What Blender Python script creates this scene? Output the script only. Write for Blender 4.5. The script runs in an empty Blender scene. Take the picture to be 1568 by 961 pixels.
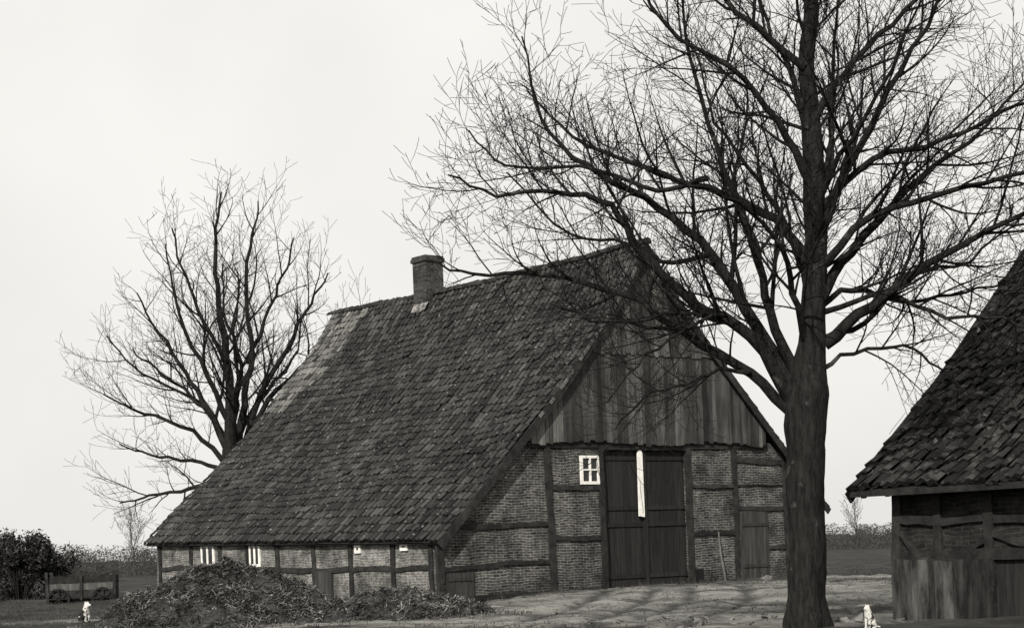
import bpy, bmesh, math, random
from mathutils import Vector, Matrix, noise
R = random.Random(7)
scene = bpy.context.scene
scene.view_settings.view_transform = 'Standard'
scene.view_settings.look = 'None'
scene.view_settings.exposure = 0
COL = scene.collection

# ------------------------------------------------------------------ helpers
class MB:
    def __init__(s): s.v=[]; s.f=[]; s.m=[]
    def add(s, vs, fs, mi=0):
        b=len(s.v); s.v.extend([tuple(p) for p in vs])
        for f in fs: s.f.append(tuple(i+b for i in f)); s.m.append(mi)
    def box(s, x0,x1,y0,y1,z0,z1, mi=0):
        s.add([(x0,y0,z0),(x1,y0,z0),(x1,y1,z0),(x0,y1,z0),(x0,y0,z1),(x1,y0,z1),(x1,y1,z1),(x0,y1,z1)],
              [(0,3,2,1),(4,5,6,7),(0,1,5,4),(1,2,6,5),(2,3,7,6),(3,0,4,7)], mi)
    def beam(s, p0,p1,w,d,n,seg=6,j=0.015,mi=0,bow=0.0):
        p0=Vector(p0);p1=Vector(p1);n=Vector(n).normalized()
        t=(p1-p0).normalized(); q=t.cross(n).normalized()
        vs=[];fs=[]
        for i in range(seg+1):
            f=i/seg; c=p0.lerp(p1,f)+q*(math.sin(f*math.pi)*bow)
            jj=[R.uniform(-j,j) for _ in range(4)]
            vs+= [c-q*(w/2+jj[0])-n*d/2, c+q*(w/2+jj[1])-n*d/2, c+q*(w/2+jj[1])+n*(d/2+jj[2]*.3), c-q*(w/2+jj[0])+n*(d/2+jj[3]*.3)]
        for i in range(seg):
            a=i*4
            for k in range(4): fs.append((a+k,a+(k+1)%4,a+4+(k+1)%4,a+4+k))
        fs.append((0,1,2,3)); e=seg*4; fs.append((e+3,e+2,e+1,e))
        s.add(vs,fs,mi)
    def prism(s, poly, y0, y1, axis='y', mi=0):
        n=len(poly)
        if axis=='y': vs=[(a,y0,b) for a,b in poly]+[(a,y1,b) for a,b in poly]
        else: vs=[(y0,a,b) for a,b in poly]+[(y1,a,b) for a,b in poly]
        fs=[tuple(range(n)),tuple(range(2*n-1,n-1,-1))]
        for i in range(n): fs.append((i,i+n,(i+1)%n+n,(i+1)%n))
        s.add(vs,fs,mi)
    def tube(s, pts, rad, sides=4, mi=0):
        vs=[];fs=[]; n=len(pts); up=Vector((0.13,0.31,1)) 
        for i in range(n):
            t=(pts[min(i+1,n-1)]-pts[max(i-1,0)])
            a=t.cross(up)
            if a.length<1e-4: a=t.cross(Vector((1,0,0)))
            a.normalize(); b=t.cross(a).normalized(); r=rad[i]
            for k in range(sides):
                an=k*2*math.pi/sides
                vs.append(pts[i]+a*(math.cos(an)*r)+b*(math.sin(an)*r))
        for i in range(n-1):
            for k in range(sides):
                k2=(k+1)%sides
                fs.append((i*sides+k,i*sides+k2,(i+1)*sides+k2,(i+1)*sides+k))
        s.add(vs,fs,mi)

def mkobj(name, mb, mats, parent=None, smooth=False, loc=None, rot=None):
    me=bpy.data.meshes.new(name); me.from_pydata(mb.v,[],mb.f)
    for m in mats: me.materials.append(m)
    if len(mats)>1: me.polygons.foreach_set('material_index', mb.m)
    if smooth: me.polygons.foreach_set('use_smooth',[True]*len(me.polygons))
    me.update()
    o=bpy.data.objects.new(name,me); COL.objects.link(o)
    if parent: o.parent=parent
    if loc: o.location=loc
    if rot: o.rotation_euler=rot
    return o
def empty(name, loc=(0,0,0), rz=0):
    o=bpy.data.objects.new(name,None); COL.objects.link(o); o.location=loc; o.rotation_euler=(0,0,rz); o.empty_display_size=.3
    return o
def g(v): return (v, v*.97, v*.90, 1)

def M(name, dark, light, scale=3, lo=.35, hi=.65, rough=.9, bump=.3, bscale=30, island=0.0, stretch=(1,1,1), speck=None, spec=.25, blotch=None):
    m=bpy.data.materials.new(name); m.use_nodes=True; nt=m.node_tree; N=nt.nodes; L=nt.links
    b=N['Principled BSDF']; b.inputs['Roughness'].default_value=rough
    b.inputs['Specular IOR Level'].default_value=spec
    tc=N.new('ShaderNodeTexCoord'); mp=N.new('ShaderNodeMapping'); mp.inputs['Scale'].default_value=stretch
    L.new(tc.outputs['Object'],mp.inputs[0])
    n1=N.new('ShaderNodeTexNoise'); n1.inputs['Scale'].default_value=scale; n1.inputs['Detail'].default_value=5; n1.inputs['Roughness'].default_value=.65
    L.new(mp.outputs[0],n1.inputs[0])
    mr=N.new('ShaderNodeMapRange'); mr.inputs[1].default_value=lo; mr.inputs[2].default_value=hi
    L.new(n1.outputs[0],mr.inputs[0])
    mx=N.new('ShaderNodeMix'); mx.data_type='RGBA'; mx.inputs[6].default_value=g(dark); mx.inputs[7].default_value=g(light)
    L.new(mr.outputs[0],mx.inputs[0]); out=mx.outputs[2]
    if island>0:
        ge=N.new('ShaderNodeNewGeometry'); r=N.new('ShaderNodeMapRange'); r.inputs[3].default_value=1-island; r.inputs[4].default_value=1+island
        L.new(ge.outputs['Random Per Island'],r.inputs[0])
        m2=N.new('ShaderNodeVectorMath'); m2.operation='SCALE'; L.new(out,m2.inputs[0]); L.new(r.outputs[0],m2.inputs['Scale']); out=m2.outputs[0]
    if blotch:
        n4=N.new('ShaderNodeTexNoise'); n4.inputs['Scale'].default_value=blotch[0]; n4.inputs['Detail'].default_value=5; L.new(tc.outputs['Object'],n4.inputs[0])
        r4=N.new('ShaderNodeMapRange'); r4.inputs[1].default_value=.38; r4.inputs[2].default_value=.62; r4.inputs[3].default_value=blotch[1]; r4.inputs[4].default_value=blotch[2]; L.new(n4.outputs[0],r4.inputs[0])
        m4=N.new('ShaderNodeVectorMath'); m4.operation='SCALE'; L.new(out,m4.inputs[0]); L.new(r4.outputs[0],m4.inputs['Scale']); out=m4.outputs[0]
    if speck:
        n3=N.new('ShaderNodeTexNoise'); n3.inputs['Scale'].default_value=speck[0]; n3.inputs['Detail'].default_value=4
        L.new(tc.outputs['Object'],n3.inputs[0])
        r3=N.new('ShaderNodeMapRange'); r3.inputs[1].default_value=speck[1]; r3.inputs[2].default_value=speck[1]+.06
        L.new(n3.outputs[0],r3.inputs[0])
        m3=N.new('ShaderNodeMix'); m3.data_type='RGBA'; m3.inputs[7].default_value=g(speck[2]); L.new(out,m3.inputs[6]); L.new(r3.outputs[0],m3.inputs[0]); out=m3.outputs[2]
    L.new(out,b.inputs['Base Color'])
    if bump>0:
        n2=N.new('ShaderNodeTexNoise'); n2.inputs['Scale'].default_value=bscale; n2.inputs['Detail'].default_value=4
        L.new(mp.outputs[0],n2.inputs[0]); bp=N.new('ShaderNodeBump'); bp.inputs['Strength'].default_value=bump; bp.inputs['Distance'].default_value=.03
        L.new(n2.outputs[0],bp.inputs['Height']); L.new(bp.outputs[0],b.inputs['Normal'])
    return m

def brickmat(name, axis, c1,c2,mort, rowh=.078, bw=.25, patch=(.3,1.5)):
    m=bpy.data.materials.new(name); m.use_nodes=True; nt=m.node_tree; N=nt.nodes; L=nt.links
    b=N['Principled BSDF']; b.inputs['Roughness'].default_value=.95; b.inputs['Specular IOR Level'].default_value=.15
    tc=N.new('ShaderNodeTexCoord'); sp=N.new('ShaderNodeSeparateXYZ'); L.new(tc.outputs['Object'],sp.inputs[0])
    cb=N.new('ShaderNodeCombineXYZ'); L.new(sp.outputs[axis],cb.inputs[0]); L.new(sp.outputs['Z'],cb.inputs[1])
    nw=N.new('ShaderNodeTexNoise'); nw.inputs['Scale'].default_value=1.1; nw.inputs['Detail'].default_value=3; L.new(tc.outputs['Object'],nw.inputs[0])
    vs=N.new('ShaderNodeVectorMath'); vs.operation='MULTIPLY_ADD'; vs.inputs[1].default_value=(.12,.2,0); L.new(nw.outputs[1],vs.inputs[0]); L.new(cb.outputs[0],vs.inputs[2])
    br=N.new('ShaderNodeTexBrick'); br.inputs['Scale'].default_value=1; br.inputs['Brick Width'].default_value=bw; br.inputs['Row Height'].default_value=rowh
    br.inputs['Mortar Size'].default_value=.010; br.inputs['Mortar Smooth'].default_value=.3
    br.inputs['Color1'].default_value=g(c1); br.inputs['Color2'].default_value=g(c2); br.inputs['Mortar'].default_value=g(mort)
    L.new(vs.outputs[0],br.inputs[0])
    def no(sc,a,bb,c,d,det=7):
        n=N.new('ShaderNodeTexNoise'); n.inputs['Scale'].default_value=sc; n.inputs['Detail'].default_value=det; n.inputs['Roughness'].default_value=.7; L.new(tc.outputs['Object'],n.inputs[0])
        r=N.new('ShaderNodeMapRange'); r.inputs[1].default_value=a; r.inputs[2].default_value=bb; r.inputs[3].default_value=c; r.inputs[4].default_value=d; L.new(n.outputs[0],r.inputs[0]); return r.outputs[0]
    a=no(1.0,.34,.66,patch[0],patch[1]); a2=no(9,.35,.7,.6,1.4,3)
    mm=N.new('ShaderNodeMath'); mm.operation='MULTIPLY'; L.new(a,mm.inputs[0]); L.new(a2,mm.inputs[1])
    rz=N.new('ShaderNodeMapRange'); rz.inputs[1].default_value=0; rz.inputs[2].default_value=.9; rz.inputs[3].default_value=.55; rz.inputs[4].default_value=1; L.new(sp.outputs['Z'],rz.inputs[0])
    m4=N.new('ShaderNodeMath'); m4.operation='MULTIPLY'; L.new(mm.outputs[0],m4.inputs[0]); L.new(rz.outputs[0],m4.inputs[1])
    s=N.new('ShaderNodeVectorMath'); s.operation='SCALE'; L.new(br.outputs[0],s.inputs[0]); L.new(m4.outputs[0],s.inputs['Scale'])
    L.new(s.outputs[0],b.inputs['Base Color'])
    bp=N.new('ShaderNodeBump'); bp.inputs['Strength'].default_value=.6; bp.inputs['Distance'].default_value=.02; bp.invert=True
    L.new(br.outputs[1],bp.inputs['Height']); L.new(bp.outputs[0],b.inputs['Normal'])
    return m

m_tile = M('roof_tile_mat',.009,.034,scale=1.6,island=.75,bump=.4,rough=.7,speck=(8,.64,.12),lo=.3,hi=.7,blotch=(.55,.6,1.35))
m_tile2= M('roof_tile_pale_mat',.06,.13,scale=2,island=.4,bump=.3,rough=.8)
m_deck = M('roof_deck_mat',.008,.015)
m_ridge= M('ridge_tile_mat',.012,.04,scale=4,island=.5)
m_timber=M('timber_mat',.008,.030,scale=4,bump=.5,island=.3)
m_board= M('gable_board_mat',.014,.078,scale=1.3,lo=.3,hi=.7,stretch=(5,5,.6),island=.6,bump=.5,blotch=(.5,.6,1.3))
m_boardpale= M('pale_board_mat',.05,.13,scale=2,stretch=(5,5,.5),island=.3)
m_door = M('barn_door_mat',.007,.020,scale=2,stretch=(6,6,.5),island=.3,bump=.4)
m_sdoor= M('small_door_mat',.02,.05,scale=2,stretch=(6,6,.5),island=.3,bump=.4)
m_white= M('white_paint_mat',.6,.8,scale=5,bump=.1,rough=.6)
m_dark = M('painted_interior_shade_mat',.004,.008,bump=0)  # near-black colour standing in for the shade inside an opening
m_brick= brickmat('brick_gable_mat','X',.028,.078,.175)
m_bricks=brickmat('brick_side_mat','Y',.09,.17,.26)  # paler than the gable brick: sunlit brightness put into the colour
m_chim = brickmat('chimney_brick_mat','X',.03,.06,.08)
m_bark = M('bark_mat',.006,.022,scale=5,stretch=(3,3,.6),bump=1.0,bscale=14,speck=(3,.64,.05),spec=.1)
m_bark2= M('bark_far_mat',.008,.022,scale=3,bump=0,spec=.1)
m_straw= M('straw_mat',.03,.15,scale=2,island=.8,bump=0)
m_hstraw= M('heap_straw_mat',.03,.17,scale=1.2,lo=.4,hi=.62,island=.8,bump=0)
m_manure=M('manure_mat',.008,.05,scale=5,bump=1,bscale=18)
m_grass= M('grass_mat',.02,.065,scale=.8,island=.5,bump=0)
m_stone= M('stone_mat',.06,.2,scale=6,bump=.6,island=.3)
m_bush = M('bush_leaf_mat',.010,.035,scale=2,island=.7,bump=0,rough=.5)
m_tl   = M('treeline_mat',.025,.055,scale=.05,island=.4,bump=0)
glass=bpy.data.materials.new('window_glass_mat'); glass.use_nodes=True
_b=glass.node_tree.nodes['Principled BSDF']; _b.inputs['Base Color'].default_value=(.01,.01,.01,1); _b.inputs['Roughness'].default_value=.12

# ------------------------------------------------------------------ ground
OX,OY=-2.31,50.0; GX,GY=.776,.630
def loc2(x,y):
    dx=x-OX; dy=y-OY
    return dx*GX+dy*GY, -dx*GY+dy*GX
def sm(a,b,x):
    t=max(0,min(1,(x-a)/(b-a))); return t*t*(3-2*t)
def ruts(x,y):
    v=0
    for c0,k,ph in ((2.4,.16,0),(-.5,.22,1.3)):
        xc=c0+ (y-33)*k+.5*math.sin(y*.18+ph)
        for o in (-.75,.75):
            v=max(v,math.exp(-((x-xc-o)/.22)**2))
    return v if y<54 else 0
def gh(x,y):
    w,l=loc2(x,y)
    h=.2*sm(-1,6,w)*math.exp(-((l+1)/7)**2)*(1-sm(16,24,w))
    h+=.3*sm(8,17,l)*math.exp(-((w+1)/6)**2)
    if y<120 and abs(x)<60:
        h+=.09*noise.noise(Vector((x*.4,y*.4,0)))+.06*noise.noise(Vector((x*1.7,y*1.7,3)))+.03*noise.noise(Vector((x*4.1,y*4.1,6)))
        h-=.07*ruts(x,y)
    return h
def yard(x,y):
    w,l=loc2(x,y)
    a=1-sm(6,11,abs(x-4)*.62+abs(y-43)*.55+2.2*noise.noise(Vector((x*.25,y*.25,5))))
    p=1-sm(.8,2.2,abs(y-(56+.12*(x-10)))) if x>9 else 0
    q=(1-sm(.5,1.6,abs(y-(47.5-.02*x))))*.8 if x<-8 else 0
    return max(a,p*.9,q)
xs=[];x=-34.0
while x<=34: xs.append(x); x+=.22
e=34.0;st=.5
while e<4200: e+=st; st*=1.35; xs.append(e); xs.insert(0,-e)
ys=[];y=27.0
while y<=66: ys.append(y); y+=.22
e=66.0;st=.5
while e<6000: e+=st; st*=1.3; ys.append(e)
e=27.0;st=1
while e>-300: e-=st; st*=1.5; ys.insert(0,e)
gm=MB(); nx=len(xs); cols=[]; rts=[]
for yy in ys:
    for xx in xs:
        gm.v.append((xx,yy,gh(xx,yy))); cols.append(yard(xx,yy)); rts.append(ruts(xx,yy))
for j in range(len(ys)-1):
    for i in range(nx-1):
        a=j*nx+i; gm.f.append((a,a+1,a+nx+1,a+nx)); gm.m.append(0)
mg=bpy.data.materials.new('ground_mat'); mg.use_nodes=True; N=mg.node_tree.nodes; L=mg.node_tree.links
b=N['Principled BSDF']; b.inputs['Roughness'].default_value=1; b.inputs['Specular IOR Level'].default_value=.05
tc=N.new('ShaderNodeTexCoord'); at=N.new('ShaderNodeAttribute'); at.attribute_name='yard'
at2=N.new('ShaderNodeAttribute'); at2.attribute_name='rut'
def nz(sc,det=6,st=None):
    n=N.new('ShaderNodeTexNoise'); n.inputs['Scale'].default_value=sc; n.inputs['Detail'].default_value=det; n.inputs['Roughness'].default_value=.65
    if st:
        mp=N.new('ShaderNodeMapping'); mp.inputs['Scale'].default_value=st; mp.inputs['Rotation'].default_value=(0,0,.35); L.new(tc.outputs['Object'],mp.inputs[0]); L.new(mp.outputs[0],n.inputs[0])
    else: L.new(tc.outputs['Object'],n.inputs[0])
    return n
def mixc(fac,a,bb):
    m=N.new('ShaderNodeMix'); m.data_type='RGBA'; 
    for s,v in ((6,a),(7,bb)):
        if isinstance(v,float): m.inputs[s].default_value=g(v)
        else: L.new(v,m.inputs[s])
    L.new(fac,m.inputs[0]); return m.outputs[2]
def rng(o,a,bb,c=0,d=1):
    r=N.new('ShaderNodeMapRange'); r.inputs[1].default_value=a; r.inputs[2].default_value=bb; r.inputs[3].default_value=c; r.inputs[4].default_value=d; L.new(o,r.inputs[0]); return r.outputs[0]
grass=mixc(rng(nz(.35).outputs[0],.38,.62),.022,.06)
sand=mixc(rng(nz(.45,7,(.5,1.6,1)).outputs[0],.38,.60),.065,.23)
sand=mixc(rng(nz(5).outputs[0],.54,.70),sand,.06)
sand=mixc(rng(at2.outputs['Fac'],.2,.9,0,.8),sand,.04)
ad=N.new('ShaderNodeMath'); ad.operation='ADD'; L.new(at.outputs['Fac'],ad.inputs[0]); L.new(rng(nz(1.3).outputs[0],.3,.7,-.4,.4),ad.inputs[1])
L.new(mixc(rng(ad.outputs[0],.35,.65),grass,sand),b.inputs['Base Color'])
bp=N.new('ShaderNodeBump'); bp.inputs['Strength'].default_value=1; bp.inputs['Distance'].default_value=.08; L.new(nz(6).outputs[0],bp.inputs['Height']); L.new(bp.outputs[0],b.inputs['Normal'])
go=mkobj('ground',gm,[mg],smooth=True)
a_=go.data.attributes.new('yard','FLOAT','POINT'); a_.data.foreach_set('value',cols)
a_=go.data.attributes.new('rut','FLOAT','POINT'); a_.data.foreach_set('value',rts)

# ------------------------------------------------------------------ roofs
def profile(pts,n=60):
    P=[Vector((p[0],0,p[1])) for p in pts]
    d=[]
    for i in range(len(P)-1):
        k=max(2,int((P[i+1]-P[i]).length/.1))
        for q in range(k): d.append(P[i].lerp(P[i+1],q/k))
    d.append(P[-1])
    for _ in range(25):
        d=[d[0]]+[(d[i-1]+d[i]*2+d[i+1])/4 for i in range(1,len(d)-1)]+[d[-1]]
    s=[0]
    for i in range(1,len(d)): s.append(s[-1]+(d[i]-d[i-1]).length)
    return d,s
def at_s(pr,t):
    d,s=pr
    if t<=0: return d[0]+(d[1]-d[0]).normalized()*t
    if t>=s[-1]: return d[-1]+(d[-1]-d[-2]).normalized()*(t-s[-1])
    lo,hi=0,len(s)-1
    while hi-lo>1:
        m=(lo+hi)//2
        if s[m]<=t: lo=m
        else: hi=m
    f=(t-s[lo])/(s[hi]-s[lo]); return d[lo].lerp(d[hi],f)
def tiles(mb, pr, y0,y1, adj, cw=.245, rh=.33, matf=None, amp=.058, rag=1.3):
    T=pr[1][-1]; rows=int(T/rh)+1; rh=T/rows; ncol=int((y1-y0)/cw); cw=(y1-y0)/ncol
    out=-1 if pr[0][-1].x>pr[0][0].x else 1
    A=[(0,.0),(.18,.65),(.36,.9),(.56,.3),(.78,-.45),(1.0,-.35)]
    nA=len(A)
    for j in range(rows):
        t0=j*rh-.02; ro=R.uniform(-.015,.015)
        for i in range(ncol):
            jl=R.uniform(-.008,.018)*rag; ty=R.uniform(-.014,.014)*rag; tt=R.uniform(-.022,.022)*rag+ro
            if R.random()<.03*rag: jl+=.035; tt+=R.uniform(-.07,.03)
            sk=R.uniform(-.014,.014)*rag
            rowsv=[]
            for kk,(t,lift) in enumerate(((t0+tt,-.045),(t0+tt,.04+jl),(t0+tt+rh+.06,.0))):
                p=at_s(pr,t); q=at_s(pr,t+.1); tg=(q-p).normalized(); nr=Vector((tg.z*out,0,-tg.x*out)) 
                if nr.z<0: nr=-nr
                for a,h in A:
                    yy=y0+(i+a*1.04)*cw+ty+(sk if kk<2 else 0)
                    rowsv.append(p+nr*(lift+ h*amp)+Vector((0,yy,adj(yy,t/T))))
            fs=[]
            for r_ in range(2):
                for k in range(nA-1): fs.append((r_*nA+k,r_*nA+k+1,(r_+1)*nA+1+k,(r_+1)*nA+k))
            mb.add(rowsv,fs,matf(y0+i*cw,t0/T) if matf else 0)
def deck(mb, pr, y0,y1, adj, off=-.09):
    T=pr[1][-1]; vs=[];fs=[];n=30;m=12
    for i in range(n+1):
        t=T*i/n; p=at_s(pr,t)
        for k in range(m+1):
            yy=y0+(y1-y0)*k/m; vs.append(p+Vector((0,yy,off+adj(yy,t/T))))
    for i in range(n):
        for k in range(m):
            a=i*(m+1)+k; fs.append((a,a+1,a+m+2,a+m+1))
    mb.add(vs,fs)

ANG=math.atan2(GY,GX)
# ------------------------------------------------------------------ farmhouse
house=empty('timber_framed_farmhouse',(OX,OY,0),ANG)
PL=profile([(0,1.78),(4.34,5.87),(7.1,8.95),(8.2,10.55)])
PR=profile([(15.95,2.45),(13.9,4.45),(9.4,8.9),(8.2,10.55)])
LEN=17.0
def sagf(y): return -.12*math.sin(max(0,min(1,y/LEN))*math.pi)+.05*noise.noise(Vector((y*.6,0,0)))
def adjL(y,f): return .37*(y/LEN)*(1-f)+sagf(y)*f+.12*noise.noise(Vector((y*.35,f*4,2)))*min(1,f*6)+.035*noise.noise(Vector((y*1.2,f*9,4)))
def adjR(y,f): return sagf(y)*f
def zroof(x):
    pr=PL if x<=8.2 else PR
    lo,hi=0,pr[1][-1]
    for _ in range(24):
        m=(lo+hi)/2; px=at_s(pr,m).x
        if (px<x)==(pr is PL): lo=m
        else: hi=m
    return at_s(pr,lo).z
rt=MB()
def mf(y,f):
    edge=14.4+2.0*(1-f)+.6*noise.noise(Vector((3.0,f*12,1)))
    return 1 if (y>edge and f>.56 and f<.985 and R.random()<.85) else 0
tiles(rt,PL,-.16,LEN,adjL,matf=mf)
mkobj('roof_tiles_front',rt,[m_tile,m_tile2],house)
rt=MB(); tiles(rt,PR,-.16,LEN,adjR); mkobj('roof_tiles_rear',rt,[m_tile],house)
dk=MB(); deck(dk,PL,-.1,LEN-.05,adjL); deck(dk,PR,-.1,LEN-.05,adjR); mkobj('roof_deck',dk,[m_deck],house)
rc=MB(); y=-.2
while y<LEN:
    zz=10.55+sagf(y)+R.uniform(-.02,.025); r=.135+R.uniform(-.012,.012)
    vs=[];fs=[]
    for q,(yy,rr) in enumerate(((y,r+.02),(y+.42,r))):
        for k in range(7):
            an=math.pi*k/6*1.1-.157; vs.append((8.2+math.cos(an)*rr+R.uniform(-.004,.004),yy,zz-.02+math.sin(an)*rr))
    for k in range(6): fs.append((k,k+1,k+8,k+7))
    fs.append(tuple(range(7)))
    rc.add(vs,fs); y+=.38
mkobj('ridge_caps',rc,[m_ridge],house)
YW=.15
wl=MB()
def zt(x): return min(4.56, zroof(x)-.12)
pa=[(.25,-.3),(4.2,-.3)]+[(x_,zt(x_)) for x_ in (4.2,3.9,3.6,3.2,2.8,2.4,2,1.6,1.2,.8,.5,.25)]
wl.prism(pa,YW,YW+.25)
wl.box(4.2,5.42,YW,YW+.25,-.3,4.56)
wl.box(5.42,6.3,YW,YW+.25,-.3,3.24); wl.box(5.42,6.3,YW,YW+.25,4.14,4.56)
wl.box(6.3,6.36,YW,YW+.25,-.3,4.56)
wl.box(6.36,9.8,YW,YW+.25,4.42,4.56)
pb=[(9.8,-.3),(15.6,-.3)]+[(x_,zt(x_)) for x_ in (15.6,15.2,14.8,14.4,14,13.6,13.2,9.8)]
wl.prism(pb,YW,YW+.25)
pc=[(.25,-.3),(15.6,-.3)]+[(x_,zroof(x_)-.2) for x_ in [15.6-.4*i for i in range(39)]]
wl.prism(pc,LEN-.45,LEN-.2)
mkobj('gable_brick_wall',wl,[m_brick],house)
sw=MB()
n=24
XS=.2
sh=[]
for i in range(n+1):
    yy=YW+.26+(LEN-.5-YW-.26)*i/n; sh.append((yy,1.80+.37*yy/LEN))
poly=[(sh[0][0],-.3),(sh[-1][0],-.3)]+sh[::-1]
sw.prism(poly,XS,XS+.25,axis='x')
sw.box(15.5,15.75,.42,LEN-.5,-.3,2.7)
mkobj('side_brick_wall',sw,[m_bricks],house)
tb=MB(); nY=(0,-1,0)
def GB(x0,z0,x1,z1,w=.16,bow=0,seg=8): tb.beam((x0,YW+.0,z0),(x1,YW+.0,z1),w,.12+R.uniform(-.012,.012),nY,seg=seg,j=.022,bow=bow)
GB(.22,-.2,.18,1.85,.2)
GB(4.25,-.2,4.15,4.5,.2,.03,8)
GB(6.28,-.2,6.24,4.5,.2)
GB(9.88,-.2,9.86,4.5,.2)
GB(11.85,-.2,11.85,4.5,.17,.03)
GB(14.2,-.2,14.15,4.1,.17)
GB(.55,2.12,4.15,2.16,.12,.03); GB(1.0,2.13,1.5,2.2,.1)
GB(.3,.92,4.2,1.02,.13,-.07,9)
GB(4.3,3.2,6.2,3.18,.15,.02); GB(4.3,1.72,6.2,1.7,.13,.02)
GB(9.95,3.2,11.8,3.18,.12,.02); GB(9.95,1.72,11.8,1.7,.13,-.02)
GB(11.9,4.02,14.1,3.95,.18,.04); GB(11.9,2.5,14.1,2.45,.15,.03); GB(11.9,3.2,14.1,3.2,.04)
GB(13.3,1.2,14.1,1.2,.12)
GB(3.5,4.42,13.4,4.42,.14,0,14)
GB(.35,.12,6.2,.16,.14,0,10)
GB(6.3,4.36,9.8,4.36,.14)
nX=(-1,0,0)
def SB(y0,z0,y1,z1,w=.15,bow=0): tb.beam((XS,y0,z0),(XS,y1,z1),w,.1+R.uniform(-.01,.01),nX,seg=6,j=.02,bow=bow)
for yy in (.5,2.35,4.5,6.5,8.55,10.4,12.1,14.1,16.3): SB(yy,-.2,yy+R.uniform(-.06,.06),1.8+.37*yy/LEN,.19)
pts_=(.5,2.35,4.5,6.5,8.55,10.4,12.1,14.1,16.3)
for a,c in zip(pts_[:-1],pts_[1:]):
    z=.95+.02*a+R.uniform(-.06,.06); SB(a+.08,z,c-.08,z+R.uniform(-.06,.06),.14,R.uniform(-.04,.04))
SB(.3,1.78,16.4,2.12,.12)
mkobj('timber_frame',tb,[m_timber],house)
gb=MB(); x=3.52
while x<13.2:
    w=R.uniform(.13,.25); xa,xb=x,min(x+w-.012,13.25); za,zb=zroof(xa)-.1,zroof(xb)-.1
    zbtm=4.48+R.uniform(-.05,.04)+(.05*math.sin(x*1.3)); split=7.15+R.uniform(-.05,.04); yo=R.uniform(-.015,.015)
    mi=1 if (x<4.8 and R.random()<.75) or R.random()<.06 else 0
    def plank(z0,z1a,z1b,y0,y1,mi):
        if min(z1a,z1b)<=z0+.02: return
        gb.add([(xa,y0,z0),(xb,y0,z0),(xb,y0,z1b),(xa,y0,z1a),(xa,y1,z0),(xb,y1,z0),(xb,y1,z1b),(xa,y1,z1a)],
               [(0,1,2,3),(7,6,5,4),(0,4,5,1),(1,5,6,2),(2,6,7,3),(3,7,4,0)],mi)
    if min(za,zb)>split+.1:
        plank(zbtm,split+.1,split+.1,0+yo,.03+yo,mi); plank(split,za,zb,-.04+yo,-.01+yo,1 if R.random()<.10 else 0)
    else: plank(zbtm,za,zb,0+yo,.03+yo,mi)
    x+=w
mkobj('gable_boarding',gb,[m_board,m_boardpale],house)
bk=MB(); bk.prism([(3.5,4.5),(13.3,4.5)]+[(x_,zroof(x_)-.13) for x_ in [13.3-.35*i for i in range(29)]],.06,.12); mkobj('gable_backing',bk,[m_deck],house)
bb=MB()
def barge(pr,wd,off,mi=0):
    T=pr[1][-1]; n=26
    for i in range(n):
        a=at_s(pr,T*i/n); c=at_s(pr,T*(i+1)/n)
        bb.beam((a.x,-.17,a.z-off),(c.x,-.17,c.z-off),wd,.04,(0,1,0),seg=1,j=.004,mi=mi)
barge(PL,.24,.17); barge(PR,.22,.16)
mkobj('bargeboards',bb,[m_timber],house)
vg=MB()
for i in range(34):
    t=PL[1][-1]*(.42+.55*i/34); p=at_s(PL,t); q=at_s(PL,t+.22)
    if R.random()<.7: vg.beam((p.x,-.205,p.z-.06),(q.x,-.205,q.z-.06),.09,.03,(0,1,0),seg=1,j=.008)
mkobj('verge_laths',vg,[m_boardpale],house)
so=MB(); so.add([(0.02,-.1,1.66),(.3,-.1,1.82),(.3,LEN-.1,2.18),(0.02,LEN-.1,2.03)],[(0,1,2,3)]); mkobj('eave_soffit',so,[m_deck],house)
dd=MB()
for (a,c) in ((6.38,8.05),(8.08,9.76)):
    x=a
    while x<c-.05:
        w=min(R.uniform(.17,.23),c-x); dd.box(x,x+w-.01,YW+.1+R.uniform(0,.012),YW+.16,.14+R.uniform(0,.04),4.3); x+=w
    for z in (.5,2.05,2.55,4.05): dd.box(a+.02,c-.02,YW+.07,YW+.1,z-.06,z+.06)
dd.box(7.98,8.12,YW+.04,YW+.09,.15,4.3)
mkobj('barn_doors',dd,[m_door],house)
ws=MB(); ws.prism([(7.74,2.3),(7.95,2.27),(7.94,4.2),(7.84,4.36),(7.76,4.2)],YW-.03,YW+.03); mkobj('white_door_post',ws,[m_white],house)
th=MB(); th.box(6.3,9.85,YW-.1,YW+.2,-.1,.12+.06); mkobj('door_threshold',th,[m_stone],house)
wn=MB(); x0,x1,z0,z1=5.44,6.2,3.27,4.12; yf=YW-.05
def bar(a,b_,c,d,mi=0): wn.box(a,b_,yf,yf+.06,c,d,mi)
bar(x0,x1,z0,z0+.09);bar(x0,x1,z1-.08,z1);bar(x0,x0+.09,z0+.09,z1-.08);bar(x1-.09,x1,z0+.09,z1-.08)
cx=(x0+x1)/2; bar(cx-.025,cx+.025,z0+.09,z1-.08)
h_=(z1-.08-z0-.09)
for k in (1,): zc=z0+.09+h_*k/2; bar(x0+.09,cx-.025,zc-.022,zc+.022); bar(cx+.025,x1-.09,zc-.022,zc+.022)
wn.box(x0+.05,x1-.05,yf+.07,yf+.09,z0+.05,z1-.05,1)
mkobj('gable_window',wn,[m_white,glass],house)
sn=MB()
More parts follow.
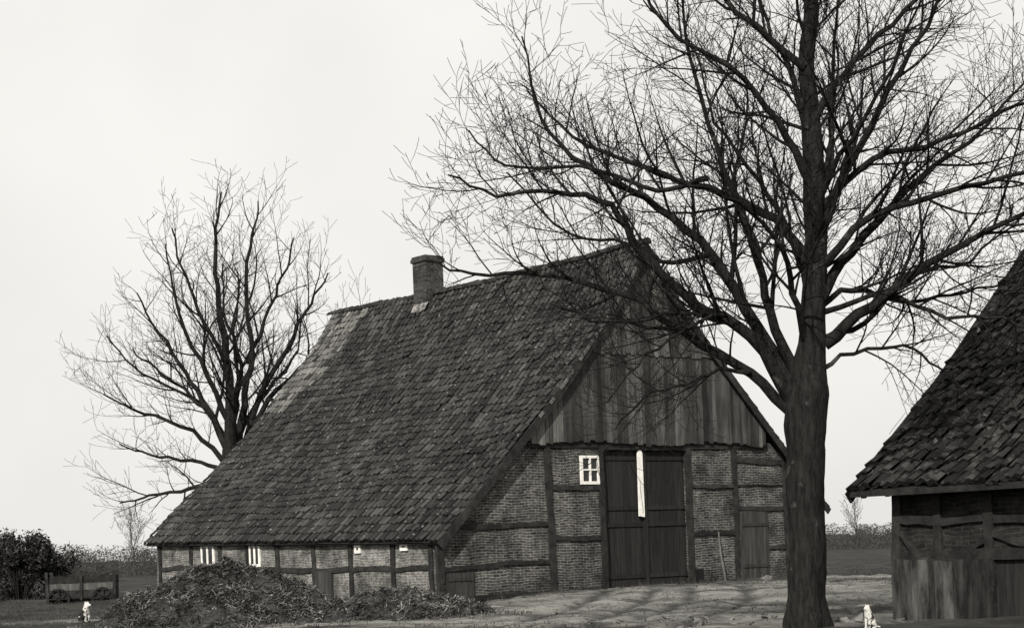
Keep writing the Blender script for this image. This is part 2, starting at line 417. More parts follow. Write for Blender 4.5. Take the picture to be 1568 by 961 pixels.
def swin(y0,y1,z0,z1,mull=True):
    xf=XS-.06; f=.09
    sn.box(xf,xf+.05,y0,y1,z0,z0+f);sn.box(xf,xf+.05,y0,y1,z1-f,z1);sn.box(xf,xf+.05,y0,y0+f,z0+f,z1-f);sn.box(xf,xf+.05,y1-f,y1,z0+f,z1-f)
    if mull: m=(y0+y1)/2; sn.box(xf,xf+.05,m-.05,m+.05,z0+f,z1-f)
    sn.box(xf+.02,xf+.058,y0+.03,y1-.03,z0+.03,z1-.03,1)
swin(12.5,13.35,1.25,2.02); swin(9.6,10.25,1.2,1.98); swin(3.95,4.25,1.5,1.76,False); swin(1.6,1.95,1.52,1.76,False)
mkobj('side_windows',sn,[m_white,glass],house)
sd=MB()
def gdoor(a,c,z0,z1):
    x=a
    while x<c-.04:
        w=min(R.uniform(.13,.2),c-x); sd.box(x,x+w-.012,YW-.05,YW+.02,z0+R.uniform(0,.03),z1); x+=w
    for z in (z0+.2*(z1-z0),z0+.8*(z1-z0)): sd.box(a+.04,c-.04,YW-.075,YW-.05,z-.05,z+.05)
gdoor(12.05,13.3,.2,2.38); gdoor(.4,1.35,-.05,.85)
y=5.5
while y<6.35:
    sd.box(XS-.08,XS-.02,y,y+.16,-.1,1.0); y+=.175
mkobj('small_doors',sd,[m_sdoor],house)
hh=MB(); hh.box(10.0,10.35,YW-.03,YW+.02,.18,.62); mkobj('wall_hatch_opening',hh,[m_dark],house)  # solid block on the wall, the opening's inner shade painted near-black
ch=MB(); cy=11.0
ch.box(7.82,8.58,cy-.38,cy+.38,9.3,11.55); ch.box(7.77,8.63,cy-.43,cy+.43,11.55,11.68); ch.box(7.8,8.6,cy-.4,cy+.4,11.68,11.76)
ch.box(7.95,8.45,cy-.25,cy+.25,11.70,11.765)
mkobj('chimney',ch,[m_chim],house)
fl=MB()
nf=14
vs=[];fs=[]
for k in range(nf+1):
    a=-.46+.84*k/nf; lowx=7.66+.08*noise.noise(Vector((k*.9,2,0)))-.05*math.sin(k/nf*math.pi)
    vs+=[(7.83,cy+a,zroof(7.83)+.12),(lowx,cy+a,zroof(lowx)+.09)]
for k in range(nf): fs.append((2*k,2*k+2,2*k+3,2*k+1))
fl.add(vs,fs)
mkobj('chimney_flashing',fl,[M('mortar_mat',.05,.24,scale=6,lo=.42,hi=.58)],house)

# ------------------------------------------------------------------ barn at right
barn=empty('tiled_barn',(5.61,31.0,0),ANG)
BL=13.0
BP=profile([(0,2.2),(2.6,4.25),(5.7,7.1)]); BQ=profile([(11.4,2.2),(8.8,4.25),(5.7,7.1)])
def adjB(y,f): return .12*noise.noise(Vector((y*.5,f*4,9)))+.05*noise.noise(Vector((y*1.6,f*12,5)))
m_btile=M('barn_tile_mat',.004,.017,scale=1.8,island=.8,bump=.8,bscale=16,speck=(4.5,.56,.038))
bt=MB(); tiles(bt,BP,-BL,0,adjB,cw=.235,amp=.045,rag=2.2); tiles(bt,BQ,-BL,0,adjB); mkobj('roof_tiles',bt,[m_btile],barn)
ms=MB()
for k in range(1500):
    t=R.uniform(0,BP[1][-1]); y=R.uniform(-BL,-.1)
    if noise.noise(Vector((y*.9,t*.9,3)))<0: continue
    p=at_s(BP,t)+Vector((0,y,adjB(y,t/BP[1][-1])+.06)); r=R.uniform(.02,.07)
    vs=[p+Vector((0,0,r*.8))]+[p+Vector((math.cos(q)*r*R.uniform(.6,1.3)*.75,math.sin(q)*r*R.uniform(.6,1.3),-.03+math.cos(q)*r*.65)) for q in [i*math.pi/3 for i in range(6)]]
    ms.add(vs,[(0,1+i,1+(i+1)%6) for i in range(6)])
mkobj('roof_moss',ms,[M('moss_mat',.015,.07,scale=3,island=.6,bump=0)],barn)
bd=MB(); deck(bd,BP,-BL+.03,-.05,adjB); deck(bd,BQ,-BL+.03,-.05,adjB); 
mkobj('roof_deck',bd,[m_deck],barn)
bw=MB(); 
m_bbr=brickmat('barn_brick_mat','Y',.010,.024,.032)  # brick darkened so the colour carries the shade on this wall
bw.prism([(-BL+.5,1.0),(-.5,1.0),(-.5,2.5),(-BL+.5,2.5)],.5,.7,axis='x')
bw.prism([(-BL+.5,-.2),(-6,-.2),(-6,1.0),(-BL+.5,1.0)],.5,.7,axis='x')
bw.prism([(10.9,-.2),(.5,-.2),(.5,2.5),(5.7,6.8),(10.9,2.5)],-.7,-.5); bw.prism([(10.9,-.2),(.5,-.2),(.5,2.5),(5.7,6.8),(10.9,2.5)],-BL+.5,-BL+.7)
bw.prism([(-BL+.7,-.2),(-.7,-.2),(-.7,2.5),(-BL+.7,2.5)],10.7,10.9,axis='x')
mkobj('walls',bw,[m_bbr],barn)
bf=MB()
def BB(y0,z0,y1,z1,w=.15,bow=0): bf.beam((.5,y0,z0),(.5,y1,z1),w,.14,nX,seg=7,j=.03,bow=bow)
for yy in (-.6,-1.5,-2.45,-3.6,-4.8,-6): BB(yy,-.1,yy+R.uniform(-.05,.05),2.4,.17,R.uniform(-.04,.04))
BB(-.5,1.05,-12.4,1.05,.15); BB(-.5,2.35,-12.4,2.35,.16); BB(-.6,1.7,-2.4,1.64,.12,.05); BB(-2.5,1.6,-6,1.6,.12)
BB(-.7,1.45,-1.5,.95,.09,.12); BB(-1.5,.98,-2.4,1.3,.08,.1); BB(-2.45,1.45,-3.6,1.05,.09)
for i in range(24):
    yy=-.25-i*.52; bf.beam((.05,yy,2.1),(.6,yy,2.52),.1,.1,(0,1,0),seg=1,j=.005)
mkobj('timber_frame',bf,[m_timber],barn)
bp_=MB(); y=-.52
m_bpl=M('barn_plank_mat',.006,.055,scale=1.5,stretch=(4,4,.9),island=.7)  # planks darkened too, wall shade put into their colour
while y>-2.45:
    w=R.uniform(.12,.24); bp_.box(.41+R.uniform(-.015,.01),.47,y-w+R.uniform(.005,.015),y,-.1+R.uniform(-.05,.05),.99+R.uniform(-.04,.04)); y-=w
mkobj('stall_planks',bp_,[m_bpl],barn)
bp_=MB(); y=-2.56
while y>-5.9:
    w=R.uniform(.14,.22); bp_.box(.52+R.uniform(-.01,.01),.56,y-w+.012,y,-.1,.99); y-=w
mkobj('recessed_planks',bp_,[m_door],barn)
bg=MB()
for pr in (BP,BQ):
    T=pr[1][-1]
    for i in range(12):
        a=at_s(pr,T*i/12); c=at_s(pr,T*(i+1)/12)
        bg.beam((a.x,.02,a.z-.13),(c.x,.02,c.z-.13),.2,.04,(0,1,0),seg=1,j=.003)
bg.beam((.03,0,2.13),(.03,-BL,2.13),.1,.06,(1,0,0),seg=10,j=.008)
mkobj('bargeboards',bg,[m_timber],barn)

# ------------------------------------------------------------------ trees
def catmull(P,k=4):
    out=[]; Q=[P[0]*2-P[1]]+P+[P[-1]*2-P[-2]]
    for i in range(1,len(Q)-2):
        p0,p1,p2,p3=Q[i-1:i+3]
        for j in range(k):
            t=j/k; out.append(.5*((2*p1)+(p2-p0)*t+(2*p0-5*p1+4*p2-p3)*t*t+(3*p1-p0-3*p2+p3)*t**3))
    out.append(P[-1]); return out
def rotdir(d,ang,az):
    a=d.orthogonal().normalized(); b_=d.cross(a).normalized()
    return (d*math.cos(ang)+(a*math.cos(az)+b_*math.sin(az))*math.sin(ang)).normalized()
class Tree:
    def __init__(s,minr,up=.1,wob=.13,thick=.014): s.mb=MB(); s.minr=minr; s.up=up; s.wob=wob; s.thick=thick
    def along(s,pts,rad,lvl,spec,f0):
        if lvl>=len(spec): return
        sp,ln,_=spec[lvl]
        seglen=[(pts[i+1]-pts[i]).length for i in range(len(pts)-1)]; tot=sum(seglen)
        pos=tot*f0+R.uniform(0,sp); az=R.uniform(0,6.28)
        while pos<tot*.99:
            i=0;q=pos
            while i<len(seglen)-1 and q>seglen[i]: q-=seglen[i]; i+=1
            f=q/seglen[i]; p=pts[i].lerp(pts[i+1],f); d=(pts[i+1]-pts[i]).normalized(); r=rad[i]*(1-f)+rad[i+1]*f
            az+=2.4+R.uniform(-.6,.6)
            nd=rotdir(d,R.uniform(.5,1.1),az); 
            nd=(nd+Vector((0,0,s.up*2))).normalized()
            fr=pos/tot
            l=ln*(1.2-.6*fr)*R.choice((.4,.6,.85,1.0,1.2,1.5))*R.uniform(.85,1.15)
            s.branch(p,nd,l,min(r*.6,l*s.thick+s.minr*.8),lvl,spec)
            pos+=sp*R.uniform(.5,1.5)
    def branch(s,p,d,l,r,lvl,spec):
        n=7 if lvl<1 else 5 if lvl<2 else 3
        pts=[p.copy()];rad=[r]; st=l/n; c=p.copy(); wob=s.wob
        bend=Vector((R.uniform(-1,1),R.uniform(-1,1),R.uniform(-.6,1.0)))*(.10 if lvl<1 else .15)
        for i in range(n):
            d=(d+bend+Vector((R.uniform(-wob,wob),R.uniform(-wob,wob),R.uniform(-wob,wob)+s.up))).normalized()
            c=c+d*st; pts.append(c.copy()); rad.append(max(s.minr*.6,r*(1-.8*(i+1)/n)))
        s.mb.tube(pts,rad,4 if lvl<1 else 3)
        s.along(pts,rad,lvl+1,spec,.12)
    def limb(s,P,r0,r1,spec,f0=.22,sides=7,wob=.035):
        P=[Vector(q) for q in P]; pts=catmull(P,4)
        for i in range(1,len(pts)-1): pts[i]+=Vector((R.uniform(-wob,wob),R.uniform(-wob,wob),R.uniform(-wob,wob)))
        n=len(pts); rad=[r0+(r1-r0)*(i/(n-1))**.75 for i in range(n)]
        s.mb.tube(pts,rad,sides); s.along(pts,rad,0,spec,f0)

T=Tree(.0074,up=.04)
TX,TY=4.6,29.0
sp=[(.23,1.6,0),(.185,.82,0),(.185,.4,0)]
def LB(pts,r0,y1,r1=.014,f0=.16,spec=sp):
    n=len(pts); P=[]
    for i,(a,z) in enumerate(pts): P.append((a,y1*(i/(n-1))**1.1,z))
    T.limb(P,r0,r1,spec,f0)
tp=[(-.1,0,-.3),(-.1,0,.0),(-.08,0,.5),(-.05,0,1.7),(-.02,0,2.6),(.0,0,3.2),(.03,0,3.7),(.15,0,4.5),(.28,0,5.8),(.3,.05,7.2),(.27,.1,8.6),(.32,.0,10),(.4,-.1,11.5),(.35,0,13.2),(.5,.1,14.6)]
tr=[.46,.38,.315,.285,.29,.345,.33,.22,.19,.18,.14,.115,.09,.05,.015]
pts=catmull([Vector(q) for q in tp],6); rad=[]
for i in range(len(pts)):
    f=i/6; a=int(min(f,len(tr)-2)); q=f-a; rad.append(tr[a]*(1-q)+tr[a+1]*q)
pts=[p+Vector((.05*noise.noise(p*1.3),.05*noise.noise(p*1.3+Vector((9,0,0))),0)) for p in pts]
tm=MB(); tm.tube(pts,rad,20)
for i,v in enumerate(tm.v):
    c=pts[i//20]; d=Vector(v)-c; k=1+.16*noise.noise(Vector((v[0]*3,v[1]*3,v[2]*1.1)))+.10*noise.noise(Vector((v[0]*8,v[1]*8,v[2]*3)))
    if v[2]<.7: k*=1+.22*(.7-v[2])*math.cos(5*math.atan2(d.y,d.x)+1)
    tm.v[i]=tuple(c+d*k)
T.mb.add(tm.v,tm.f)
T.along(pts[46:],rad[46:],0,sp,.02)
LB([(-.1,3.6),(-.41,4.32),(-.99,5.44),(-1.53,6.29),(-2.39,7.05),(-3.3,7.66),(-4.0,8.46),(-4.26,9.9)],.14,1.2)
LB([(-.2,3.6),(-.81,4.65),(-1.73,5.2),(-2.53,6.0),(-3.0,6.7),(-3.8,6.95),(-4.8,6.9),(-5.5,7.2)],.12,-1.0)
LB([(.25,5.7),(-.32,6.55),(-1.34,7.17),(-2.26,7.6),(-3.5,8.3),(-4.2,9.2)],.1,2.0)
LB([(.3,6.8),(-.18,7.75),(-.87,8.65),(-2.1,9.43),(-2.7,10.6)],.085,-1.2)
LB([(-.1,3.3),(-.83,4.1),(-1.84,4.75),(-2.75,5.45),(-4.1,5.85),(-5.2,5.9),(-5.9,6.2)],.105,.8)
LB([(-.1,3.9),(-.5,5.0),(-.75,6.1),(-1.3,7.6),(-1.7,9.0),(-1.8,10.4)],.1,-.8)
LB([(.35,4.5),(1.07,5.05),(2.15,5.73),(3.6,6.4),(5.0,7.3)],.12,-1.2)
LB([(.3,5.2),(.9,6.0),(1.88,7.0),(2.95,7.8),(4.2,9.0)],.11,1.0)
LB([(.3,6.2),(.85,7.35),(1.4,8.36),(2.18,9.58),(2.65,10.9)],.09,-1.0)
LB([(.33,6.8),(.62,7.9),(.75,9.1),(1.0,10.7)],.07,.8)
LB([(.3,7.2),(.05,8.7),(-.35,9.7),(-.5,11)],.07,.4)
LB([(.3,4.1),(.65,4.3),(1.5,4.45),(2.1,4.2),(2.7,3.7)],.045,.5)
LB([(.2,5.0),(.9,5.4),(1.9,5.2),(2.9,5.4),(3.9,5.6)],.06,1.5)
LB([(.25,5.6),(1.1,6.4),(2.4,6.7),(3.7,7.0),(4.8,8.2)],.08,-2.0)
LB([(.1,4.4),(-.2,5.2),(-.6,6.0),(-1.4,6.5),(-2.2,6.6)],.07,-3.0)
LB([(.1,4.8),(.3,5.6),(.6,6.6),(1.2,7.8),(1.6,9.0)],.08,3.2)
LB([(.2,5.2),(.0,6.2),(-.4,7.4),(-1.0,8.6),(-1.2,10)],.075,3.0)
LB([(.2,6.0),(.4,7.0),(1.0,8.0),(1.6,9.4)],.07,-2.8)
LB([(.2,7.9),(1.0,9.0),(1.9,9.8),(3.0,10.8),(3.8,12)],.07,.3)
LB([(.2,8.9),(-.8,9.9),(-1.6,11),(-2.2,12.3)],.07,.6)
LB([(-.83,4.1),(-1.3,4.15),(-1.9,3.95),(-2.5,3.8),(-3.0,3.3)],.04,.5)
LB([(-.6,4.6),(-1.3,5.0),(-2.0,4.7),(-2.7,4.2),(-3.2,3.6)],.04,-1.2)
LB([(-.5,4.4),(-1.3,5.0),(-2.2,5.0),(-3.2,4.9),(-4.0,5.2)],.05,-.8)
LB([(-1.4,6.0),(-2.0,5.9),(-2.7,6.3),(-3.6,6.5),(-4.6,7.6)],.05,.9)
LB([(-1.4,7.2),(-2.2,7.1),(-3.4,7.6),(-4.6,7.7),(-5.2,8.4)],.05,1.3)
LB([(.3,6.6),(1.2,7.4),(2.3,7.6),(3.5,8.1),(4.6,8.1)],.07,-.5)
LB([(.35,5.0),(1.3,5.2),(2.2,4.8),(3.0,4.7),(3.7,4.2)],.05,-1.0)
LB([(.3,4.6),(1.0,4.8),(1.8,5.6),(2.8,5.8),(3.8,6.6)],.06,.6)
mkobj('linden_tree',T.mb,[m_bark],loc=(TX,TY,0),smooth=True)

T=Tree(.0125,up=.05)
sp2=[(.48,2.4,0),(.38,1.3,0),(.38,.72,0)]
def L2(P,r0,r1=.03,f0=.18): T.limb(P,r0,r1,sp2,f0,sides=6,wob=.08)
T.limb([(0,0,-.3),(0,0,2),(-.1,0,4),(0,0,6)],.5,.38,[],.9,sides=10)
L2([(0,0,5.6),(-.9,0,7.7),(-1.8,.3,9.3),(-2.9,.6,11.0),(-3.8,.8,12.7)],.18)
L2([(0,0,5.8),(0,.1,9),(-.3,.2,12),(-.3,0,14.5),(0,0,16.6)],.27)
L2([(.2,0,5.4),(.6,-.2,7.8),(1.0,-.4,9.8),(.9,-.6,12.4),(1.3,-.8,14.6),(1.6,-.8,16.0)],.2)
L2([(.2,0,5.4),(1.3,.2,8.2),(2.4,.4,10.2),(3.4,.6,12),(4.2,.6,13.2)],.18)
L2([(.3,0,5.6),(1.6,0,8.0),(3.4,0,9.5),(4.8,.3,10.2),(5.9,.4,11.0)],.15)
L2([(-.1,0,4.8),(-1.8,.3,4.4),(-3.5,.6,4.2),(-4.8,.6,4.0)],.12)
L2([(-.1,0,5.3),(-1.5,-.3,6.8),(-3.4,-.6,7.6),(-5.0,-.8,8.4)],.13)
L2([(-.2,0,5.1),(-1.8,.4,5.6),(-3.6,1,6.0),(-4.9,1.4,6.5)],.11)
L2([(0,.1,7.0),(-1,-.8,9.6),(-1.8,-1.6,12.0),(-2.0,-2,14.2)],.14)
L2([(0,.1,7.0),(.3,1.5,9.6),(-.5,2.8,12),(-.6,3.4,14.2)],.14)
L2([(0,.1,6.0),(.6,-1.8,8.2),(.9,-3.6,10.4),(1.2,-4.4,12.6)],.13)
L2([(0,.1,6.0),(.8,2,8),(2.2,3.6,10),(2.6,4.6,12)],.13)
L2([(-.2,0,6.4),(-1.7,1.2,8.4),(-3.4,2.0,9.6),(-4.4,2.4,10.6)],.12)
L2([(-.1,0,9.5),(-1.2,.2,11.8),(-1.8,.2,13.6),(-2.1,0,15.2)],.1)
L2([(.8,0,9.5),(1.8,.2,11.8),(2.5,.2,13.4),(2.9,0,14.6)],.1)
L2([(-.9,0,7.7),(-2.4,.2,8.6),(-4.0,.2,9.6),(-5.0,.3,10.9)],.08)
L2([(1.6,0,8.0),(2.8,.2,8.0),(4.2,.1,8.2),(5.6,.3,9.0)],.08)
mkobj('bare_tree',T.mb,[m_bark2],loc=(-11.75,75,0))

def small_tree(name,loc,h,minr):
    global T
    T=Tree(minr,up=.10,thick=.01); s_=[(h*.045,h*.36,0),(h*.04,h*.18,0),(h*.045,h*.09,0)]
    T.limb([(0,0,-.2),(.015*h,0,h*.35),(-.02*h,0,h*.7),(0,0,h)],h*.013,h*.004,s_,.25,sides=5)
    return mkobj(name,T.mb,[m_tl],loc=loc)
small_tree('bare_tree',(-43.6,205,0),6.8,.022)
small_tree('bare_tree',(36.8,200,0),5.2,.022)

# distant tree line
tl=MB()
def blob(x,y,r,h,n):
    for k in range(n):
        a=R.uniform(0,6.28); q=R.random()**.6; z=R.random()
        wz=math.sqrt(max(.05,1-(2*z-.9)**2*.8)) if z>.3 else 1
        c=Vector((x+math.cos(a)*r*q*wz,y+math.sin(a)*r*q*wz*.6,z*h))
        s_=R.uniform(.07,.24)
        u=Vector((R.uniform(-1,1),R.uniform(-.5,.5),R.uniform(-.6,1)))*s_; w_=Vector((R.uniform(-1,1),R.uniform(-.5,.5),R.uniform(-1,1)))*s_*.6
        tl.add([c-u,c+w_,c+u],[(0,1,2)])
for i in range(600):
    if R.random()<.3: x=R.uniform(-170,170)
    else: x=R.uniform(-66,-32) if R.random()<.6 else R.uniform(28,64)
    y=R.uniform(215,255)
    base=3.5+1.6*noise.noise(Vector((x*.09,0,0))) if x<20 else 2.7+1.0*noise.noise(Vector((x*.2,0,0)))
    h=max(.9,base*R.uniform(.55,1.25)); r=h*R.uniform(.45,.8)
    blob(x,y,r,h,int(75*h))
for i in range(340):
    x=-170+i
    def hc(x): return max(.7,2.0+.7*noise.noise(Vector((x*.09,0,0)))+.5*noise.noise(Vector((x*.8,7,0))))
    tl.add([(x,257,-.2),(x+1,257,-.2),(x+1,257,hc(x+1)),(x,257,hc(x))],[(0,1,2,3)])
mkobj('distant_tree_line',tl,[m_tl])

def bush(name,loc,rx,ry,h,n,leaf):
    mb=MB(); cl=[]
    for i in range(46):
        a=R.uniform(0,6.28); rr=math.sqrt(R.random()); z=R.random()
        k=math.sqrt(max(0,1-(z*.95)**2)); cl.append((Vector((math.cos(a)*rr*rx*k,math.sin(a)*rr*ry*k,z*h*.92)),R.uniform(.22,.5)))
    for c,r in cl:
        mb.tube([Vector((c.x*.2,c.y*.2,0)),c*.6,c,c*1.0+Vector((R.uniform(-.2,.2),0,R.uniform(.3,.7)))],[.03,.02,.012,.008],3,mi=1)
        for q in range(n//46):
            d=Vector((R.gauss(0,1),R.gauss(0,1),R.gauss(0,1))); d.normalize(); p=c+d*r*R.uniform(.4,1.25)
            if p.z<0: p.z=abs(p.z)
            s_=leaf*R.uniform(.6,1.4)
            a=Vector((R.uniform(-1,1),R.uniform(-1,1),R.uniform(-1,1)))*s_; b_=Vector((R.uniform(-1,1),R.uniform(-1,1),R.uniform(-1,1)))*s_
            mb.add([p-a,p+b_,p+a,p-b_],[(0,1,2,3)])
    return mkobj(name,mb,[m_bush,m_bark2],loc=loc)
bush('evergreen_bush',(-18.2,66,0),2.5,1.8,2.7,19000,.05)
bush('evergreen_bush',(-21.0,69,0),2.6,1.8,2.4,9000,.055)

# ------------------------------------------------------------------ manure heaps
def heap(name,cx,cy,rx,ry,h,ns,seed):
    mb=MB(); n=110
    def hz(u,v):
        r=math.sqrt(u*u+v*v); r+=.2*noise.noise(Vector((u*1.7+seed,v*1.7,0)))
        base=max(0,1-max(0,r)**1.7)
        return h*.95*base*(1+.15*noise.noise(Vector((u*3+seed,v*3,1))))+ (.12*noise.noise(Vector((u*7,v*7,seed)))+.09*noise.noise(Vector((u*16,v*16,seed)))+.06*noise.noise(Vector((u*36,v*36,seed))))*min(1,base*4)-.03
    vs=[];fs=[]
    for j in range(n+1):
        for i in range(n+1):
            u=-1.2+2.4*i/n; v=-1.2+2.4*j/n; vs.append((u*rx,v*ry,hz(u,v)+gh(cx+u*rx,cy+v*ry)))
    for j in range(n):
        for i in range(n):
            a=j*(n+1)+i; fs.append((a,a+1,a+n+2,a+n+1))
    mb.add(vs,fs,0)
    for k in range(ns):
        a=R.uniform(0,6.28); r=1.35*math.sqrt(R.random()); u=r*math.cos(a); v=r*math.sin(a)
        if r>1 and R.random()<.6: continue
        if noise.noise(Vector((u*4+seed,v*4,2)))<-.05 and R.random()<.7: continue
        p=Vector((u*rx,v*ry,hz(u,v)+gh(cx+u*rx,cy+v*ry)+R.uniform(0,.04))); l=R.uniform(.03,.14); w=R.uniform(.005,.011)
        an=R.uniform(0,6.28); d=Vector((math.cos(an),math.sin(an),R.uniform(-.7,.6)))*l; s_=Vector((-math.sin(an),math.cos(an),R.uniform(-.5,.5)))*w
        mb.add([p-d-s_,p+d-s_,p+d+s_,p-d+s_],[(0,1,2,3)],1)
    return mkobj(name,mb,[m_manure,m_hstraw],loc=(cx,cy,0))
heap('manure_heap',-6.75,41.0,2.7,2.3,1.45,38000,3)
heap('manure_heap',-2.9,41.0,2.4,1.8,.68,22000,8)

gr=MB(); cnt=0
while cnt<38000:
    x=R.uniform(-22,16); y=R.uniform(31,82)
    w,l=loc2(x,y)
    if -.1<w<16 and .1<l<17.2: continue
    yd=yard(x,y)
    near=(-.8<l<.1 and -.5<w<16) or (-.9<w<-.1 and 0<l<17)
    if not near and R.random()<yd*.95: continue
    if noise.noise(Vector((x*.9,y*.9,2)))<0 and R.random()<.8: continue
    if abs(x)>y*.31: continue
    z=gh(x,y); h_=R.uniform(.03,.11)*(1.6 if near else 1); a=R.uniform(0,3.14); dx=math.cos(a)*.012; dy=math.sin(a)*.012
    gr.add([(x-dx,y-dy,z-.01),(x+dx,y+dy,z-.01),(x+R.uniform(-.05,.05),y+R.uniform(-.05,.05),z+h_)],[(0,1,2)]); cnt+=1
mkobj('grass',gr,[m_grass])
db=MB()
for i in range(9000):
    x=R.gauss(2.5,5); y=R.uniform(31,56)
    w,l=loc2(x,y)
    if (-.1<w<16 and .1<l): continue
    if noise.noise(Vector((x*.8,y*.8,12)))<0 and R.random()<.8: continue
    z=gh(x,y)+.01; l_=R.uniform(.02,.09); wd=R.uniform(.005,.015); a=R.uniform(0,6.28)
    d=Vector((math.cos(a),math.sin(a),R.uniform(-.1,.3)))*l_; s_=Vector((-math.sin(a),math.cos(a),.1))*wd; p=Vector((x,y,z))
    db.add([p-d-s_,p+d-s_,p+d+s_,p-d+s_],[(0,1,2,3)])
mkobj('yard_litter',db,[m_straw])
def rocks(name,items):
    bm=bmesh.new()
    for (x,y,r) in items:
        vs=[bm.verts.new((x+r*R.gauss(0,.5),y+r*R.gauss(0,.5),gh(x,y)+r*.15+r*R.gauss(0,.25))) for _ in range(16)]
        bmesh.ops.convex_hull(bm,input=vs)
        bmesh.ops.delete(bm,geom=[v for v in vs if v.is_valid and not v.link_faces],context='VERTS')
    me=bpy.data.meshes.new(name); bm.to_mesh(me); bm.free(); me.materials.append(m_stone); o=bpy.data.objects.new(name,me); COL.objects.link(o); return o
rocks('rubble_stones',[(R.gauss(5.5,.3),R.gauss(30.2,.5),R.uniform(.08,.17)) for _ in range(10)]+[(R.gauss(3.3,.7),R.uniform(31,35),R.uniform(.04,.11)) for _ in range(26)]+[(7.45,55.2,.2)])
fb=MB(); fb.beam((3.0,47.5,.3),(4.5,47.0,.3),.14,.04,(0,0,1),seg=3,j=.004); mkobj('loose_board',fb,[m_boardpale])
lp=MB(); lp.tube([Vector((10.85,-.35,.1)),Vector((10.95,-.05,1.1)),Vector((11.0,.06,1.75))],[.035,.03,.025],6)
mkobj('leaning_pole',lp,[m_boardpale],loc=(OX,OY,0),rot=(0,0,ANG))

# farm cart at left
cart=empty('farm_cart',(-14.7,61,.02),.12)
wb=MB()
for i in range(3):
    z=.5+i*.24
    wb.beam((-1.1,-.5,z),(1.1,-.5,z),.22,.03,(0,-1,0),seg=4,j=.008,mi=1 if i==1 else 0)
    wb.beam((-1.1,.5,z),(1.1,.5,z),.22,.03,(0,1,0),seg=4,j=.008)
    for sx in (-1.1,1.1): wb.beam((sx,-.48,z),(sx,.48,z),.22,.03,(1,0,0),seg=2,j=.006)
wb.box(-1.1,1.1,-.5,.5,.34,.38)
for sx in (-1.08,0,1.08):
    for sy in (-.54,.54): wb.beam((sx,sy,.3),(sx+R.uniform(-.04,.04),sy*1.04,1.25),.09,.07,(0,1,0),seg=3,j=.006)
wb.beam((-1.15,-.3,.28),(1.15,-.3,.28),.1,.1,(0,-1,0),seg=2,j=.004);wb.beam((-1.15,.3,.28),(1.15,.3,.28),.1,.1,(0,-1,0),seg=2,j=.004)
wb.beam((1.1,0,.3),(2.6,.1,.12),.09,.09,(0,-1,0),seg=3,j=.004)
for i in range(60):
    p=Vector((R.uniform(-1,1),R.uniform(-.4,.4),R.uniform(.9,1.15))); wb.tube([p,p+Vector((R.uniform(-.5,.5),R.uniform(-.3,.3),R.uniform(-.1,.25)))],[.015,.008],3)
mkobj('cart_body',wb,[m_timber,m_boardpale],cart)
wh=MB()
for sx in (-.72,.72):
    for sy in (-.62,.62):
        r=.34; ring=[Vector((sx+math.cos(k*math.pi/10)*r,sy,.35+math.sin(k*math.pi/10)*r)) for k in range(21)]
        wh.tube(ring,[.035]*21,5)
        for k in range(8):
            a=k*math.pi/4; wh.tube([Vector((sx,sy,.35)),Vector((sx+math.cos(a)*r,sy,.35+math.sin(a)*r))],[.025,.02],4)
    wh.tube([Vector((sx,-.68,.35)),Vector((sx,.68,.35))],[.06,.06],8)
mkobj('cart_wheels',wh,[m_timber],cart)

# ------------------------------------------------------------------ animals
def sitting(name,loc,rz,sc,patch,cat=False):
    nodes={'pelvis':((-.15,0,.12),.11),'belly':((-.08,0,.21),.105),'chest':((.05,0,.33),.105),'neck':((.08,0,.44),.07),'head':((.11,0,.52),.068),
     'snout':((.18,0,.505),.04),'nose':((.20 if cat else .24,0,.50),.026)}
    ed=[('pelvis','belly'),('belly','chest'),('chest','neck'),('neck','head'),('head','snout'),('snout','nose')]
    for s_,t in ((1,'l'),(-1,'r')):
        nodes['sh'+t]=((.08,.055*s_,.27),.048); nodes['el'+t]=((.09,.055*s_,.15),.033); nodes['pw'+t]=((.1,.055*s_,.03),.028); nodes['to'+t]=((.15,.055*s_,.02),.022)
        ed+=[('chest','sh'+t),('sh'+t,'el'+t),('el'+t,'pw'+t),('pw'+t,'to'+t)]
        nodes['kn'+t]=((.0,.085*s_,.16),.06); nodes['hk'+t]=((-.13,.09*s_,.05),.035); nodes['hp'+t]=((.03,.09*s_,.022),.026)
        ed+=[('pelvis','kn'+t),('kn'+t,'hk'+t),('hk'+t,'hp'+t)]
        nodes['e1'+t]=((.09,.04*s_,.57),.024); nodes['e2'+t]=((.09,.05*s_,.60),.010)
        ed+=[('head','e1'+t),('e1'+t,'e2'+t)]
    nodes['t1']=((-.24,0,.06),.026); nodes['t2']=((-.32,.06,.03),.017); ed+=[('pelvis','t1'),('t1','t2')]
    ks=list(nodes); me=bpy.data.meshes.new(name); me.from_pydata([nodes[k][0] for k in ks],[(ks.index(a),ks.index(b_)) for a,b_ in ed],[])
    o=bpy.data.objects.new(name,me); COL.objects.link(o)
    o.modifiers.new('skin','SKIN')
    for i,k in enumerate(ks):
        r=nodes[k][1]; me.skin_vertices[0].data[i].radius=(r,r)
        me.skin_vertices[0].data[i].use_root=(k=='pelvis')
    o.modifiers.new('sub','SUBSURF').render_levels=2
    o.location=loc; o.rotation_euler=(0,0,rz); o.scale=(sc,sc,sc)
    me.materials.append(patch); return o
m_fur=M('fur_patch_mat',.012,.5,scale=4.2,lo=.47,hi=.50,bump=.2)
m_fur2=M('fur_white_mat',.03,.5,scale=5.0,lo=.42,hi=.45,bump=.2)
sitting('dog',(-11.06,46,gh(-11.06,46)),math.radians(-35),1.0,m_fur)
sitting('cat',(5.27,27.75,gh(5.27,27.75)),math.radians(-140),.62,m_fur2,cat=True)

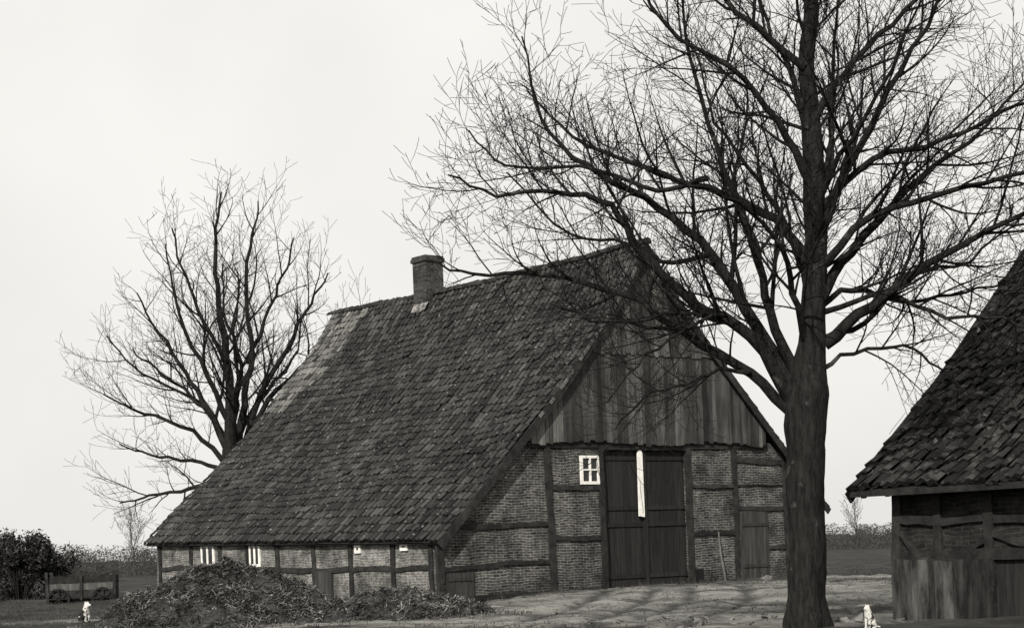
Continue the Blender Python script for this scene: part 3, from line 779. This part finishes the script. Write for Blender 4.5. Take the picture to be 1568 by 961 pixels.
# ------------------------------------------------------------------ light
SX,SY,EL=-.30,-.95,math.radians(34)
sdir=Vector((SX,SY,0)).normalized()*math.cos(EL)+Vector((0,0,math.sin(EL)))
sl=bpy.data.lights.new('sun','SUN'); sl.energy=5.0; sl.angle=math.radians(.5); sl.color=(1,.965,.91)
so_=bpy.data.objects.new('sun',sl); COL.objects.link(so_); so_.rotation_euler=(-sdir).to_track_quat('-Z','Y').to_euler(); so_.location=(0,0,50)
W=bpy.data.worlds.new('World'); scene.world=W; W.use_nodes=True; N=W.node_tree.nodes; L=W.node_tree.links
bgn=N['Background']; sk=N.new('ShaderNodeTexSky'); sk.sky_type='NISHITA'; sk.sun_disc=False; sk.sun_elevation=EL; sk.sun_rotation=math.atan2(SX,SY)
sk.dust_density=4
bwn=N.new('ShaderNodeRGBToBW'); L.new(sk.outputs[0],bwn.inputs[0])
mn=N.new('ShaderNodeMath'); mn.operation='MULTIPLY_ADD'; mn.inputs[1].default_value=.2; mn.inputs[2].default_value=6.9; L.new(bwn.outputs[0],mn.inputs[0])
# thin high haze / cloud variation
wt=N.new('ShaderNodeTexCoord'); wn_=N.new('ShaderNodeTexNoise'); wn_.inputs['Scale'].default_value=4; wn_.inputs['Detail'].default_value=4; L.new(wt.outputs['Generated'],wn_.inputs[0])
wr=N.new('ShaderNodeMapRange'); wr.inputs[1].default_value=.35; wr.inputs[2].default_value=.65; wr.inputs[3].default_value=.93; wr.inputs[4].default_value=1.04; L.new(wn_.outputs[0],wr.inputs[0])
wm=N.new('ShaderNodeMath'); wm.operation='MULTIPLY'; L.new(mn.outputs[0],wm.inputs[0]); L.new(wr.outputs[0],wm.inputs[1])
mc=N.new('ShaderNodeMix'); mc.data_type='RGBA'; mc.blend_type='MULTIPLY'; mc.inputs[0].default_value=1; L.new(wm.outputs[0],mc.inputs[6]); mc.inputs[7].default_value=(1,.985,.945,1)
L.new(mc.outputs[2],bgn.inputs[0]); bgn.inputs[1].default_value=.12

# ------------------------------------------------------------------ camera
cd=bpy.data.cameras.new('camera'); cd.sensor_width=36; cd.lens=64.1; cd.shift_x=-.0087; cd.shift_y=.2307; cd.clip_end=9000; cd.clip_start=.1
co=bpy.data.objects.new('camera',cd); COL.objects.link(co)
co.matrix_world=Matrix.Translation((0,0,1.4))@Matrix.Rotation(math.radians(90),4,'X')@Matrix.Rotation(math.radians(-2.18),4,'Z')
scene.camera=co
